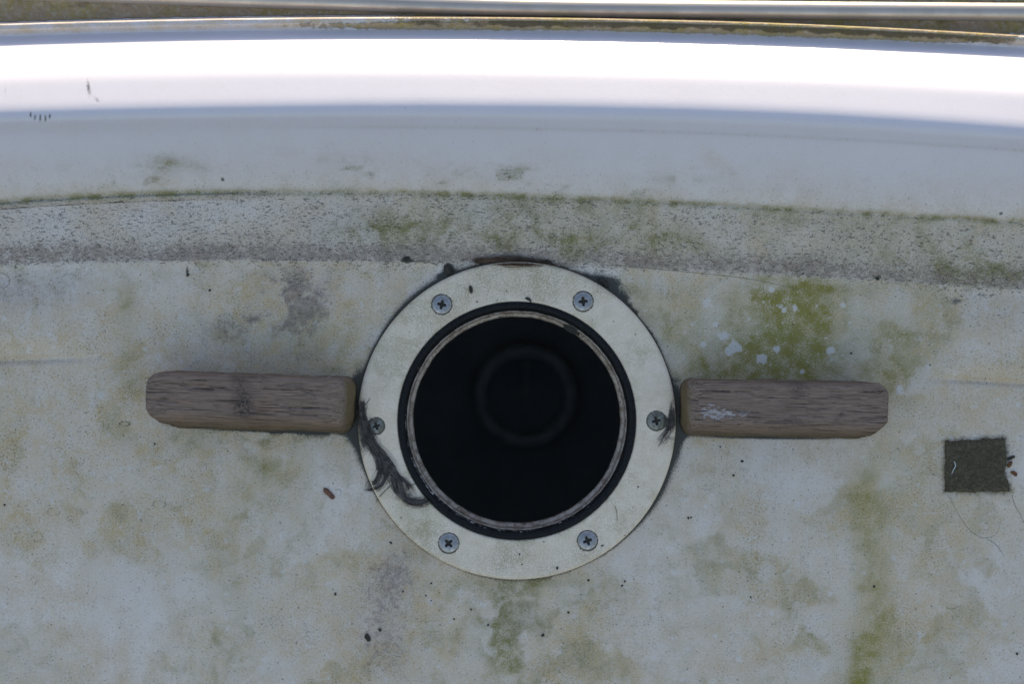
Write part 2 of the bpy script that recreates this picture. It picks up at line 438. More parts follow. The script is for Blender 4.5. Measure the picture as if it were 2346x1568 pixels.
w1 = (fbm(U, V, 150, 201, 4) - 0.5) * 220; w2 = (fbm(U, V, 150, 211, 4) - 0.5) * 220
w3 = (fbm(U, V, 40, 221, 3) - 0.5) * 60; w4 = (fbm(U, V, 40, 231, 3) - 0.5) * 60
ca, sa = math.cos(0.6), math.sin(0.6)
UW = (U + w1 + w3) * ca + (V + w2 + w4) * sa; VW = -(U + w1 + w3) * sa + (V + w2 + w4) * ca
nA = fbm(UW, VW, 120, 31, 5); nB = fbm(UW, VW, 260, 41, 5); nC = fbm(U + w3, V + w4, 45, 51, 4); nD = fbm(U + w3, V * 0.35, 60, 61, 4)
nS = fbm(U * 0.4, V, 18, 71, 4)
brk = sstep(0.36, 0.62, nA); brk2 = sstep(0.35, 0.65, nC)
k1, k2, k3, k4 = K1(U), K2(U), K3(U), K4(U)
st = fbm(U, V * 0.10, 34, 131, 4); st2 = fbm(U, V * 0.16, 90, 141, 4)
streak = sstep(0.44, 0.66, st) * sstep(0.38, 0.62, st2)
panel = sstep(-6, 8, V - k1)
cove = sstep(-6, 6, V - k2) * (1 - panel)
upper = 1 - sstep(-6, 6, V - k2)

algae = np.zeros_like(U); yellow = np.full_like(U, 0.55)
algae += panel * (1.15 * G(1775, 700, 46, 48, 20, 1) + 1.0 * G(1860, 750, 42, 60, 10, 1) + 0.62 * G(1800, 805, 110, 45, 0, 1) + 0.45 * G(1880, 665, 70, 24, 0, 1) + 0.58 * G(1770, 755, 170, 85, 0, 0.6)) * (0.72 + 0.42 * brk)
algae += panel * 0.5 * G(1740, 856, 190, 22) + 0.25 * panel * G(1500, 700, 160, 60) * brk
algae += panel * 0.38 * np.exp(-0.5 * ((U - (1985 + 15 * np.sin(V / 90))) / 34) ** 2) * sstep(980, 1150, V) * (0.3 + nD)
algae += panel * 0.22 * np.exp(-0.5 * ((U - 2060) / 60) ** 2) * sstep(1600, 800, V) * brk * sstep(700, 800, V)
algae += panel * 0.34 * G(1210, 1390, 55, 60) * brk2 + 0.34 * panel * G(1150, 1490, 32, 80) * brk2 + 0.5 * G(1210, 1335, 90, 10)
algae += 0.30 * panel * G(288, 760, 18, 110) * (0.4 + nC) + 0.26 * panel * G(740, 800, 90, 50) * brk + 0.22 * panel * G(600, 1120, 40, 70) * brk2
algae += 0.55 * G(620, 1005, 150, 14) * brk2 + 0.35 * G(560, 1040, 60, 30) * brk2 + 0.18 * G(510, 1290, 20, 60) * panel
algae += 0.12 * panel * G(2080, 700, 100, 60) * brk + 0.3 * panel * G(2010, 840, 60, 40) * brk + 0.35 * panel * G(1590, 1200, 60, 60) * brk2
algae += 0.25 * panel * G(1800, 1450, 220, 90) * brk * brk2
cv = 0.30 * G(850, 525, 60, 30) + 0.30 * G(990, 520, 70, 22) + 0.55 * G(1165, 540, 38, 32) + 0.45 * G(1290, 545, 50, 30) + 0.40 * G(1440, 550, 110, 28) + 0.3 * G(1540, 560, 40, 30) + 0.45 * G(2220, 620, 150, 32, 4) + 0.12 * G(700, 560, 500, 30)
algae += cove * (cv * (0.5 + 0.8 * brk2) * 1.5 + 0.16 * sstep(600, 1000, U) * (0.4 + brk2) + 0.07)
ln = np.exp(-0.5 * ((V - k2 - 2) / 6.5) ** 2)
algae += ln * (0.35 + 0.75 * sstep(0.35, 0.65, fbm(U * 0.6, V, 16, 171, 3))) * sstep(350, 850, U) * 0.75 + ln * 0.95 * sstep(760, 450, U)
algae += 0.28 * np.exp(-0.5 * ((V - k2 - 22) / 16) ** 2) * brk * sstep(800, 1100, U) * sstep(2346, 1900, U)
algae += 0.06 * panel * streak * sstep(0.35, 0.6, nA) + 0.22 * panel * sstep(0.52, 0.72, nC) * sstep(0.44, 0.62, nA) + 0.09 * panel * sstep(0.50, 0.66, nA)
algae += panel * 0.18 * sstep(0.40, 0.66, nC) * (G(560, 800, 170, 50, 0, 1) + G(1330, 1440, 260, 90, 0, 1) + G(480, 1480, 70, 120, 0, 1) + G(600, 1230, 60, 130, 0, 1) + G(290, 900, 40, 180, 0, 1)) + 0 + 0.05 * panel * sstep(0.45, 0.7, nB)
algae += panel * 0.42 * np.exp(-0.5 * ((U + 0.25 * w3 - (1990 + 12 * np.sin(V / 70 + 1))) / 26) ** 2) * sstep(1040, 1180, V) * (0.35 + nD) + panel * 0.22 * G(2000, 1480, 110, 90) * brk
algae += panel * 0.46 * np.exp(-0.5 * ((U + 0.5 * w3 - (1160 + 18 * np.sin(V / 60))) / 34) ** 2) * sstep(1330, 1370, V) * (0.2 + brk2) + panel * 0.14 * G(2060, 800, 60, 60) * brk2
yellow = np.where(cove + upper > 0.5, 0.10, 0.62)
yellow = yellow + 0.3 * G(1985, 1250, 80, 250) - 0.5 * G(1210, 1400, 150, 110) - 0.6 * G(600, 1010, 260, 30) - 0.4 * G(1590, 1200, 70, 80) + 0.25 * G(740, 800, 90, 60)
yellow = np.clip(yellow, 0, 1)

dirt = panel * (0.16 + 0.45 * sstep(0.42, 0.66, nB) + 0.35 * sstep(0.48, 0.7, nA) + 0.12 * streak)
dirt += panel * (0.35 * G(150, 760, 200, 60) + 0.2 * G(200, 950, 230, 120) + 0.30 * G(560, 760, 220, 80) + 0.35 * G(1560, 700, 60, 80) + 0.35 * G(2160, 760, 200, 90) + 0.25 * G(1900, 1380, 260, 130) + 0.3 * G(2020, 1440, 70, 90))
dirt -= panel * (0.35 * G(760, 1130, 150, 110) + 0.3 * G(400, 1400, 120, 120) + 0.35 * G(1720, 1060, 230, 60) + 0.35 * G(2250, 1350, 160, 200) + 0.4 * G(1100, 1440, 60, 40) + 0.3 * G(200, 640, 250, 25))
dirt += cove * (0.16 + 0.2 * brk)
dirt = np.clip(dirt, 0, 1)
# grey-brown mould clouds, and painted shade at the pads and crease
mould_shade = panel * (0.75 * G(905, 1310, 38, 45) + 0.55 * G(868, 1400, 55, 60) + 0.5 * G(885, 1500, 45, 50) + 0.5 * G(680, 680, 50, 60) * brk2 + 0.45 * G(535, 745, 55, 26) * brk2 + 0.55 * G(40, 672, 110, 38) + 0.25 * G(620, 830, 120, 30) + 0.35 * G(1180, 1420, 40, 50) * brk2)  # far-left patch is painted shade of a shallow dip
mould_shade += 0.30 * np.exp(-((V + U * 0.035 - 828) / 7.0) ** 2) * sstep(260, 120, U) + 0.28 * np.exp(-((V - (U - 2140) * 0.06 - 868) / 6.0) ** 2) * sstep(2090, 2200, U)  # shade lines painted along the pad edges
mould_shade += panel * (0.40 * G(640, 745, 150, 75) * (0.15 + brk2) + 0.35 * G(680, 660, 60, 50) + 0.22 * sstep(0.55, 0.75, nA) * sstep(0.5, 0.7, nC))
mould_shade += cove * (0.16 + 0.42 * np.exp(-np.abs(k1 - V) / 38.0) * (0.5 + nA)) + cove * 0.25 * sstep(0.45, 0.7, fbm(U * 0.3, V, 30, 151, 4)) * (0.35 + 0.65 * sstep(1400, 500, U))  # dirt plus contact shade painted toward the crease
mould_shade += cove * (0.45 * np.exp(-0.5 * ((V - k1 + 20) / 18) ** 2) * (0.5 + nA))  # darker band above the crease, painted shade mixed with dirt

speck = cove * 0.14 + panel * (0.16 + 0.35 * sstep(0.45, 0.75, nC)) + cove * (0.62 + 0.30 * sstep(1200, 300, U) * sstep(0.35, 0.6, nS) + 0.22 * sstep(0.4, 0.65, nS))
speck += panel * 0.45 * np.exp(-np.clip(V - k1, 0, None) / 45.0) + 0.5 * np.exp(-0.5 * ((V - k1 + 8) / 9) ** 2)
speck += 0.35 * panel * G(2200, 660, 160, 30) + 0.25 * panel * G(1180, 640, 220, 30)
up = np.exp(-0.5 * ((V - k2 + 40) / 26) ** 2) * sstep(0.50, 0.66, fbm(U * 0.55, V, 50, 81, 4))
up = up * (0.25 + 1.1 * sstep(0.42, 0.62, fbm(U * 0.5, V, 12, 191, 3)))
algae += upper * up * 0.36
mould_shade += 0.42 * np.exp(-0.5 * ((V - k3) / 3.0) ** 2) * sstep(450, 1000, U)
dirt += 0.4 * G(1640, 368, 26, 12, 35)
speck += upper * (up * 0.75 + 0.55 * np.exp(-np.clip(k2 - V, 0, None) / 14.0))
speck += mould_shade * 0.35
algae += upper * 0.40 * (G(330, 385, 110, 12) * brk2 + G(400, 372, 45, 10, 10) + G(1560, 410, 60, 7) * brk2 + G(1205, 388, 18, 3))

white = np.zeros_like(U)
spots = [(1787, 704, 10), (1795, 712, 8), (1822, 706, 9), (1658, 769, 11), (1681, 793, 12), (1670, 806, 11), (1694, 800, 6), (1744, 823, 12), (1903, 803, 8), (1780, 800, 8),
         (2060, 896, 11), (1620, 690, 15), (1640, 745, 6), (1930, 700, 5), (1768, 664, 6), (1612, 790, 7), (1838, 852, 5), 
         (1080, 1445, 26), (1640, 1430, 18), (1760, 1310, 24), (420, 720, 26), (1855, 1535, 45), (330, 800, 10), (230, 905, 8), (365, 895, 8)]
for cx, cy, r in spots:
    dd = np.hypot(U - cx, V - cy) + (nC - 0.5) * r * 1.4 + (fbm(U, V, 7, 161, 2) - 0.5) * r * 0.9
    white = np.maximum(white, sstep(r * 1.25, r * 0.6, dd) * (0.85 if r < 16 else 0.45))
r2 = np.random.default_rng(5)
for _ in range(110):
    cx = r2.uniform(0, 2346); cy = r2.uniform(630, 1568); r = r2.uniform(1.2, 3.2)
    if r2.random() < 0.25: cx = r2.normal(1800, 180); cy = r2.normal(760, 60)
    sl = (np.abs(U - cx) < 10) & (np.abs(V - cy) < 10)
    white[sl] = np.maximum(white[sl], 0.8 * sstep(r * 1.2, r * 0.6, np.hypot(U[sl] - cx, V[sl] - cy)))
algae *= (1 - 0.95 * white); dirt *= (1 - 0.8 * white)

grime_shade = np.zeros_like(U)
FC = (1184, 965)
rf = np.hypot(U - FC[0], V - FC[1]); th = np.degrees(np.arctan2(FC[1] - V, U - FC[0])) % 360
def arc(a, w): return np.exp(-0.5 * (((th - a + 180) % 360 - 180) / w) ** 2)
wid = 2.2 + 3.5 * nC + 22 * arc(52, 12) * brk2 + 9 * arc(128, 16) + 10 * arc(340, 14) + 8 * arc(180, 14) + 6 * arc(275, 20) * brk2
grime_shade += np.exp(-np.clip(rf - 365, 0, None) / wid) * (0.78 + 0.5 * arc(52, 14) + 0.35 * arc(128, 20) + 0.3 * arc(335, 20) + 0.25 * arc(185, 16) - 0.25 * arc(235, 30) - 0.15 * arc(300, 20))  # dirt line and painted contact shadow around the flange
grime_shade += 0.9 * G(818, 930, 10, 62) + 0.9 * G(1552, 950, 10, 60) + 0.5 * G(812, 985, 14, 18) + 0.5 * G(1560, 1000, 10, 12)
grime_shade += 0.95 * G(615, 986, 150, 5.5, 2.2) + 0.35 * G(700, 1003, 120, 12, 2) * brk2 + 0.95 * G(1760, 1002, 150, 4.5, 0.8)  # dark strip painted under each horn: shadow line and moss
grime_shade += 0.35 * G(600, 862, 180, 4, 1.4) * brk2 + 0.30 * G(1800, 876, 200, 5, 1) * brk2
for cx, cy, sx, sy, a in [(1028, 617, 9, 11, .9), (1020, 632, 14, 5, .7), (1255, 603, 6, 6, .9), (932, 594, 8, 6, .9), (429, 622, 3, 10, .8), (1385, 648, 22, 9, .6), (2008, 636, 9, 5, .7), (1838, 627, 8, 4, .5), (2190, 690, 14, 8, .6), (535, 748, 16, 8, .4)]:
    grime_shade += a * G(cx, cy, sx, sy)
grime_shade += 0.55 * np.exp(-0.5 * ((V - k1 + 2) / 2.6) ** 2) * sstep(0.42, 0.62, fbm(U * 0.25, V, 20, 95, 3)) * sstep(300, 520, U) * sstep(1150, 1000, U)
grime_shade += 0.6 * np.exp(-0.5 * ((V - k2 - 17) / 2.0) ** 2) * sstep(620, 480, U) * (0.5 + nS)
grime_shade += 0.30 * np.exp(-0.5 * ((V - k3) / 2.2) ** 2) * (0.25 * sstep(900, 1250, U) * sstep(2000, 1750, U)) + 0.7 * G(1690, 309, 35, 2.5) * brk2 + 0.5 * G(995, 293, 22, 2.5) * brk2
for cx, cy, h in [(70, 262, 9), (80, 268, 11), (92, 270, 12), (104, 271, 11), (114, 266, 8)]:
    grime_shade += 0.75 * G(cx, cy, 2.4, h * 0.7)
grime_shade += 0.62 * G(203, 200, 4, 17, -8) + 0.5 * G(222, 228, 4, 10, -35) + 0.42 * G(12, 205, 2, 20) + 0.36 * G(32, 195, 1.6, 18) + 0.36 * G(48, 215, 1.6, 20, -6) + 0.40 * G(645, 165, 1.8, 14, -15) + 0.36 * G(998, 142, 1.6, 10, -12) + 0.35 * G(1500, 160, 2.0, 14, 10) + 0.45 * G(928, 247, 4, 2.5) + 0.9 * G(510, 411, 3, 4, -40) + 0.8 * G(2293, 489, 5, 3)
grime_shade += 0.25 * G(2283, 1173, 10, 12)
# fine hanging trails of dried water rings
for cx, cy, rx, ry in [(163, 1498, 15, 9), (123, 1174, 14, 9), (85, 1231, 12, 11), (38, 1216, 9, 8), (365, 1157, 15, 8), (90, 1150, 5, 5), (286, 972, 12, 5), (160, 1188, 6, 5)][1:]:
    q = np.hypot((U - cx) / rx, (V - cy) / ry)
    grime_shade += 0.55 * np.exp(-0.5 * ((q - 1) * min(rx, ry) / 1.1) ** 2)
grime_shade = np.clip(grime_shade, 0, 1.2)

k6 = K6(U)
moss = mossy.copy() * 1.0
fr = np.exp(-0.5 * ((V - k6 - 18) / 8) ** 2) * (sstep(500, 1100, U) * sstep(2500, 1900, U) + 0.25) * (0.6 + 0.8 * nC)
moss = np.maximum(moss, fr * 0.75)
lipm = sstep(25, 13, V - k6 + (fbm(U, V, 22, 181, 3) - 0.5) * 16) * sstep(-30, -10, V - k6 + 20) * sstep(650, 1250, U + (nC - .5) * 500) * sstep(2560, 2100, U + (nC - .5) * 300)
moss = np.maximum(moss, lipm * (0.80 + 0.2 * nC))
moss = np.clip(moss, 0, 1)
grime_shade = np.maximum(grime_shade, lipm * sstep(3, 8, V - k6) * (0.55 + 0.5 * nC))  # shade painted over the mossy fringe of the lip
clean = 0.3 * cove * sstep(1500, 500, U) * (1 - 0.5 * brk) + 0.15 * cove + upper * (1 - np.exp(-np.clip(k2 - V, 0, None) / 60.0)) * 0.9 * (1 - moss)

dirt = np.maximum(dirt, 0.95 * sstep(-8, -2, V - k6) * sstep(30, 16, V - k6) * (0.6 + 0.5 * nC))  # beige film on the lip, its warm lit tone painted in
m1 = np.stack([np.clip(algae + 0.0, 0, 1.2), np.clip(dirt, 0, 1), np.clip(speck, 0, 1), np.clip(white, 0, 1)], -1)
m2 = np.stack([np.clip(grime_shade, 0, 1.2), moss, np.clip(clean, 0, 1), yellow], -1)
nx, ny = len(X), len(Y)
idx = np.arange(nx * ny).reshape(ny, nx)
faces = np.stack([idx[:-1, :-1], idx[:-1, 1:], idx[1:, 1:], idx[1:, :-1]], -1).reshape(-1, 4)
HX, HY, _ = P(1184, 965, 4)
cen = (XX.ravel()[faces].mean(1), YY.ravel()[faces].mean(1))
faces = faces[np.hypot(cen[0] - HX, cen[1] - HY) > 64.0]
pos = np.stack([XX, YY, Z], -1).reshape(-1, 3)
loop = np.concatenate([idx[0, :], idx[1:, -1], idx[-1, -2::-1], idx[-2:0:-1, 0]])
rim_in = pos[loop].copy(); c0 = np.array([0, 0])
out = rim_in.copy(); out[:, :2] += np.sign(out[:, :2]) * np.where(np.abs(out[:, :2]) > np.array([500, 195]), 12, 0); out[:, 2] -= 14
low = out.copy(); low[:, :2] *= 0.96; low[:, 2] = -460
n0 = len(pos); nl = len(loop)
pos = np.concatenate([pos, out, low])
i0, i1 = np.arange(nl), (np.arange(nl) + 1) % nl
side = np.concatenate([np.stack([loop[i1], loop[i0], n0 + i0, n0 + i1], -1), np.stack([n0 + i1, n0 + i0, n0 + nl + i0, n0 + nl + i1], -1)])
faces = np.concatenate([faces, side])
def padc(m): return np.concatenate([m.reshape(-1, 4), np.zeros((2 * nl, 4))])
me = mesh_np('boat_deck', pos * MM, faces, M['deck'])
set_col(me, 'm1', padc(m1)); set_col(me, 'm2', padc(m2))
m3 = np.stack([np.clip(mould_shade, 0, 1)] * 4, -1); set_col(me, 'm3', padc(m3))
deck = top(obj('boat_deck', me), kind='structure')

def deck_z(x, y):
    i = np.searchsorted(X, x); j = np.searchsorted(Y, y)
    i = min(max(i, 1), nx - 1); j = min(max(j, 1), ny - 1)
    fx = (x - X[i - 1]) / (X[i] - X[i - 1]); fy = (y - Y[j - 1]) / (Y[j] - Y[j - 1])
    return float((Z[j - 1, i - 1] * (1 - fx) + Z[j - 1, i] * fx) * (1 - fy) + (Z[j, i - 1] * (1 - fx) + Z[j, i] * fx) * fy)
def on_deck(px, py, dz=0.0):
    z = 0.0
    for _ in range(6):
        x, y, _z = P(px, py, z); z = deck_z(x, y)
    return (x, y, z + dz)

# ------------------------------------------------------------------ dark space under the hatch
def lathe(prof, n, cx=0, cy=0, jitter=None):
    a = np.linspace(0, 2 * np.pi, n, endpoint=False)
    pr = np.array(prof, float)
    r = np.repeat(pr[:, 0][:, None], n, 1); z = np.repeat(pr[:, 1][:, None], n, 1)
    if jitter is not None: r, z = jitter(r, z, a)
    v = np.stack([cx + r * np.cos(a), cy + r * np.sin(a), z], -1).reshape(-1, 3)
    m = len(pr); id_ = np.arange(m * n).reshape(m, n); nxt = np.roll(id_, -1, 1)
    f = np.stack([id_[:-1], nxt[:-1], nxt[1:], id_[1:]], -1).reshape(-1, 4)
    return v, f, r, a

v, f, _, _ = lathe([(63.9, -1.0), (66, -4), (120, -8), (130, -40), (130, -320), (122, -334), (0.5, -335)], 64, HX, HY)
interior = top(obj('hull_interior', mesh_np('hull_interior', v * MM, f, M['well'])), kind='structure')
# faint ring at the bottom of the hull with a ridge inside it
sx, sy, _ = P(1204, 908, -300)
ms = empty('mast_step'); ms.location = (sx * MM, sy * MM, -0.335)
prof = [(34.8, 0), (34.8, 33), (33.8, 35), (28, 35), (26.8, 33.5), (26.5, 0)]
v, f, _, _ = lathe(prof, 64)
obj('ring', mesh_np('mast_step_ring', v * MM, f, M['step']), ms)
bm = bmesh.new(); bmesh.ops.create_cube(bm, size=1)
for q in bm.verts: q.co = Vector((q.co.x * 1.6 + 1, q.co.y * 27 + 13.3, (q.co.z + 0.5) * 24 + 0)) * MM
bme = bpy.data.meshes.new('ridge'); bm.to_mesh(bme); bm.free(); bme.materials.append(M['step'])
obj('ridge', bme, ms)
top(ms, 'faint pale ring deep down in the dark of the open hatch', 'mast step')

# ------------------------------------------------------------------ inspection hatch
hatch = empty('inspection_hatch'); hatch.location = (HX * MM, HY * MM, 0)
top(hatch, 'round cream plastic hatch frame with black seal around the open dark hole', 'hatch')
SCREWS = [(1012, 698, 4.5, -12, 0), (1336, 691, 4.5, 6, 0), (862, 977, 3.7, 18, 1), (1504, 965, 4.3, 12, 1), (1028, 1246, 4.55, 44, 0), (1346, 1240, 4.5, 20, 0)]
FT = 4.0
rs = np.concatenate([[75.0, 75.0, 74.9, 74.6, 74.1, 73.4], np.linspace(72.6, 57.2, 46), [56.6, 56.2, 56.0, 56.0]])
zs = np.concatenate([[-0.5, 1.9, 2.7, 3.3, 3.75, 3.95], np.full(46, FT), [3.9, 3.6, 3.0, -3.0]])
v, f, rr, aa = lathe(list(zip(rs, zs)), 540)
fx, fy = v[:, 0], v[:, 1]
fu = (fx + HX) / (S * (1 - FT / H)) + 1173; fv = 784 - (fy + HY) / (S * (1 - FT / H))
fr_ = np.hypot(fx, fy)
v[:, 2] += np.where(fr_ < 73, (fbm(fu, fv, 140, 3, 3) - 0.5) * 0.3, 0)
fn = fbm(fu, fv, 90, 33, 5); fn2 = fbm(fu, fv, 35, 44, 4)
ang = np.degrees(np.arctan2(fy, fx)) % 360
def fg(cx, cy, a, b): return np.exp(-0.5 * (((fu - cx) / a) ** 2 + ((fv - cy) / b) ** 2))
fa = 0.16 * sstep(0.5, 0.7, fn) + 0.55 * np.exp(-(fr_ - 56) / 1.6) * sstep(0.42, 0.66, fn2) + 0.5 * fg(1480, 1005, 30, 10) * sstep(.4, .6, fn2) + 0.25 * fg(950, 1190, 40, 60) + 0.3 * fg(1050, 1190, 60, 25) * sstep(.4, .6, fn2) + 0.15 * np.exp(-np.clip(75 - fr_, 0, None) / 3.5) * sstep(.35, .6, fn)
fd = 0.32 + 0.45 * sstep(0.42, 0.66, fn) + 0.3 * fg(1180, 1290, 200, 30) + 0.25 * fg(1150, 650, 200, 30)
fs = 0.25 + 0.5 * sstep(0.5, 0.7, fn2) + 0.25 * fg(1170, 660, 180, 40)
fgm = 0.35 * np.exp(-np.clip(75 - fr_, 0, None) / 0.8) * sstep(.35, .6, fn2) + 0.75 * fg(828, 950, 9, 25) + 0.6 * fg(835, 1010, 10, 30) + 0.6 * fg(1541, 965, 8, 22) + 0.6 * fg(1524, 968, 14, 9) + 0.5 * fg(1528, 995, 12, 20) * sstep(.4, .6, fn2)
for (cx, cy, r, a, dty) in SCREWS:
    dd = np.hypot(fu - cx, fv - cy) * S
    fgm += (0.95 if dty else 0.9) * np.exp(-0.5 * ((dd - r - 0.15) / 0.36) ** 2)  # dark ring round each screw: dirt and painted gap shade
fm = mesh_np('flange', v * MM, f, M['flange'])
set_col(fm, 'm1', np.clip(np.stack([fa, fd, fs, fgm], -1), 0, 1.1))
obj('flange', fm, hatch)

def ringprof(pts, n=540, jit=None):
    v, f, r, a = lathe(pts, n, 0, 0, jit)
    return v, f, a

# black rubber seal standing a little proud of the flange
gp = [(55.9, -2), (55.9, 3.6), (55.7, 4.2), (55.2, 4.5), (54.6, 4.6), (53.7, 4.5), (53.1, 4.1), (52.7, 3.4), (52.4, 2.5), (52.25, 1.7), (52.2, -4)]
def gj(r, z, a):
    w = (vnoise(np.cos(a) * 9 + 40, np.sin(a) * 9 + 40, 3) - 0.5)
    return r + w * 0.3 * (r < 55.5), z + (vnoise(np.cos(a) * 22 + 60, np.sin(a) * 22 + 60, 8) - 0.5) * 0.25 * (r < 55.5)
v, f, a = ringprof(gp, jit=gj)
gm = mesh_np('seal', v * MM, f, M['gasket'])
gr_ = np.hypot(v[:, 0], v[:, 1]); ga = np.degrees(np.arctan2(v[:, 1], v[:, 0])) % 360
chip = sstep(53.4, 52.5, gr_) * (0.5 + 0.25 * np.cos(np.radians(ga - 235)))
set_col(gm, 'm1', np.stack([chip, chip * 0, chip * 0, chip * 0], -1))
obj('seal', gm, hatch)

# corroded metal rim inside the seal: two small beads, a piece broken out of it
rp = [(52.3, -3.0), (52.1, 1.0), (51.9, 1.6), (51.5, 1.7), (51.2, 1.2), (51.0, 0.2), (50.9, -1.6), (50.6, -2.4), (50.2, -2.6), (49.7, -2.8), (49.3, -3.3), (49.1, -4.2), (49.3, -6.5), (49.5, -9.0), (54, -10), (60, -10)]
def rj(r, z, a):
    w = (vnoise(np.cos(a) * 14 + 40, np.sin(a) * 14 + 40, 13) - 0.5)
    w2 = (vnoise(np.cos(a) * 60 + 90, np.sin(a) * 60 + 90, 14) - 0.5)
    return r + (w * 0.35 + w2 * 0.08) * (r < 52.05), z + (w * 0.3 + w2 * 0.1) * (r < 52.05)
v, f, a = ringprof(rp, 720, rj)
n_ = 720
fa_ = np.degrees(a)[(f[:, 0] % n_)]; frow = f[:, 0] // n_
keep = ~((frow >= 3) & (np.abs(fa_ - (58.5 + 1.2 * np.sin(frow * 2.1))) < (1.6 + 0.35 * frow * (frow < 9) + 2.0 * (frow >= 9))))
obj('metal_rim', mesh_np('metal_rim', v * MM, f[keep], M['rim']), hatch)
# torn black lip left where the rim broke
tv = []; tf = []
m_ = 12
for i in range(m_ + 1):
    aa_ = R(54.0 + 10.0 * i / m_)
    dep = 53.0 - (2.6 + 1.7 * math.sin(math.pi * i / m_) ** 0.7 + 0.5 * random.random())
    tv += [(53.4 * math.cos(aa_), 53.4 * math.sin(aa_), 1.0), (dep * math.cos(aa_), dep * math.sin(aa_), -0.6 + 0.5 * random.random()), (dep * math.cos(aa_), dep * math.sin(aa_), -1.8), (53.4 * math.cos(aa_), 53.4 * math.sin(aa_), -2.6)]
for i in range(m_):
    for k in range(4):
        tf.append((4 * i + k, 4 * i + (k + 1) % 4, 4 * i + 4 + (k + 1) % 4, 4 * i + 4 + k))
tf += [(3, 2, 1, 0), (4 * m_, 4 * m_ + 1, 4 * m_ + 2, 4 * m_ + 3)]
o = obj('torn_lip', mesh_np('torn_lip', np.array(tv) * MM, tf, M['grime_shade']), hatch)

# screws: domed heads with a pressed cross
def screw_mesh(r0, mat):
    nr, na = 30, 96
    rr = np.concatenate([np.linspace(0.02, r0, nr), [r0, r0]])
    a = np.linspace(0, 2 * np.pi, na, endpoint=False)
    Rr, A = np.meshgrid(rr, a, indexing='ij')
    x, y = Rr * np.cos(A), Rr * np.sin(A)
    z = 1.55 * np.sqrt(np.clip(1 - (Rr / r0 * 0.93) ** 2, 0, 1))
    z[-2] = 0.1; z[-1] = -0.5
    arm = 0.52 * r0; w = 0.115 * r0
    def dep(p, q): return sstep(arm, arm * 0.80, np.abs(p)) * sstep(w * 1.9 - 0.12 * np.abs(p), w * 0.9 - 0.12 * np.abs(p), np.abs(q))
    cr = np.maximum(np.maximum(dep(x, y), dep(y, x)), sstep(0.30 * r0, 0.2 * r0, Rr))
    cr[-2:] = 0
    z = z - cr * 1.15
    id_ = np.arange(Rr.size).reshape(Rr.shape); nxt = np.roll(id_, -1, 1)
    f = np.stack([id_[:-1], id_[1:], nxt[1:], nxt[:-1]], -1).reshape(-1, 4)
    v = np.stack([x, y, z], -1).reshape(-1, 3)
    return mesh_np('screw', v * MM, f, mat)
def cross_mesh(r0):
    a, w = 0.50 * r0, 0.14 * r0
    pts = [(a, -w * .6), (a, w * .6), (w * 1.3, w * 1.3), (w * .6, a), (-w * .6, a), (-w * 1.3, w * 1.3), (-a, w * .6), (-a, -w * .6), (-w * 1.3, -w * 1.3), (-w * .6, -a), (w * .6, -a), (w * 1.3, -w * 1.3)]
    v = [(p[0], p[1], 0.66) for p in pts] + [(p[0] * .9, p[1] * .9, 0.2) for p in pts]
    n = 12
    f = [tuple(range(n))] + [(i, i + n, (i + 1) % n + n, (i + 1) % n) for i in range(n)]
    return mesh_np('cross_slot', np.array(v) * MM, f, M['grime_shade'], smooth=False)
for (cx, cy, r, a, dty) in SCREWS:
    x, y, z = P(cx, cy, FT + 0.8)
    s = obj('screw', screw_mesh(r, M['screw_d'] if dty else M['screw']), hatch)
    s.location = ((x - HX) * MM, (y - HY) * MM, (FT - (0.55 if dty else 0.15)) * MM)
    s.rotation_euler = (random.uniform(-.03, .03), random.uniform(-.03, .03), R(a))
    obj('cross_slot', cross_mesh(r), s)

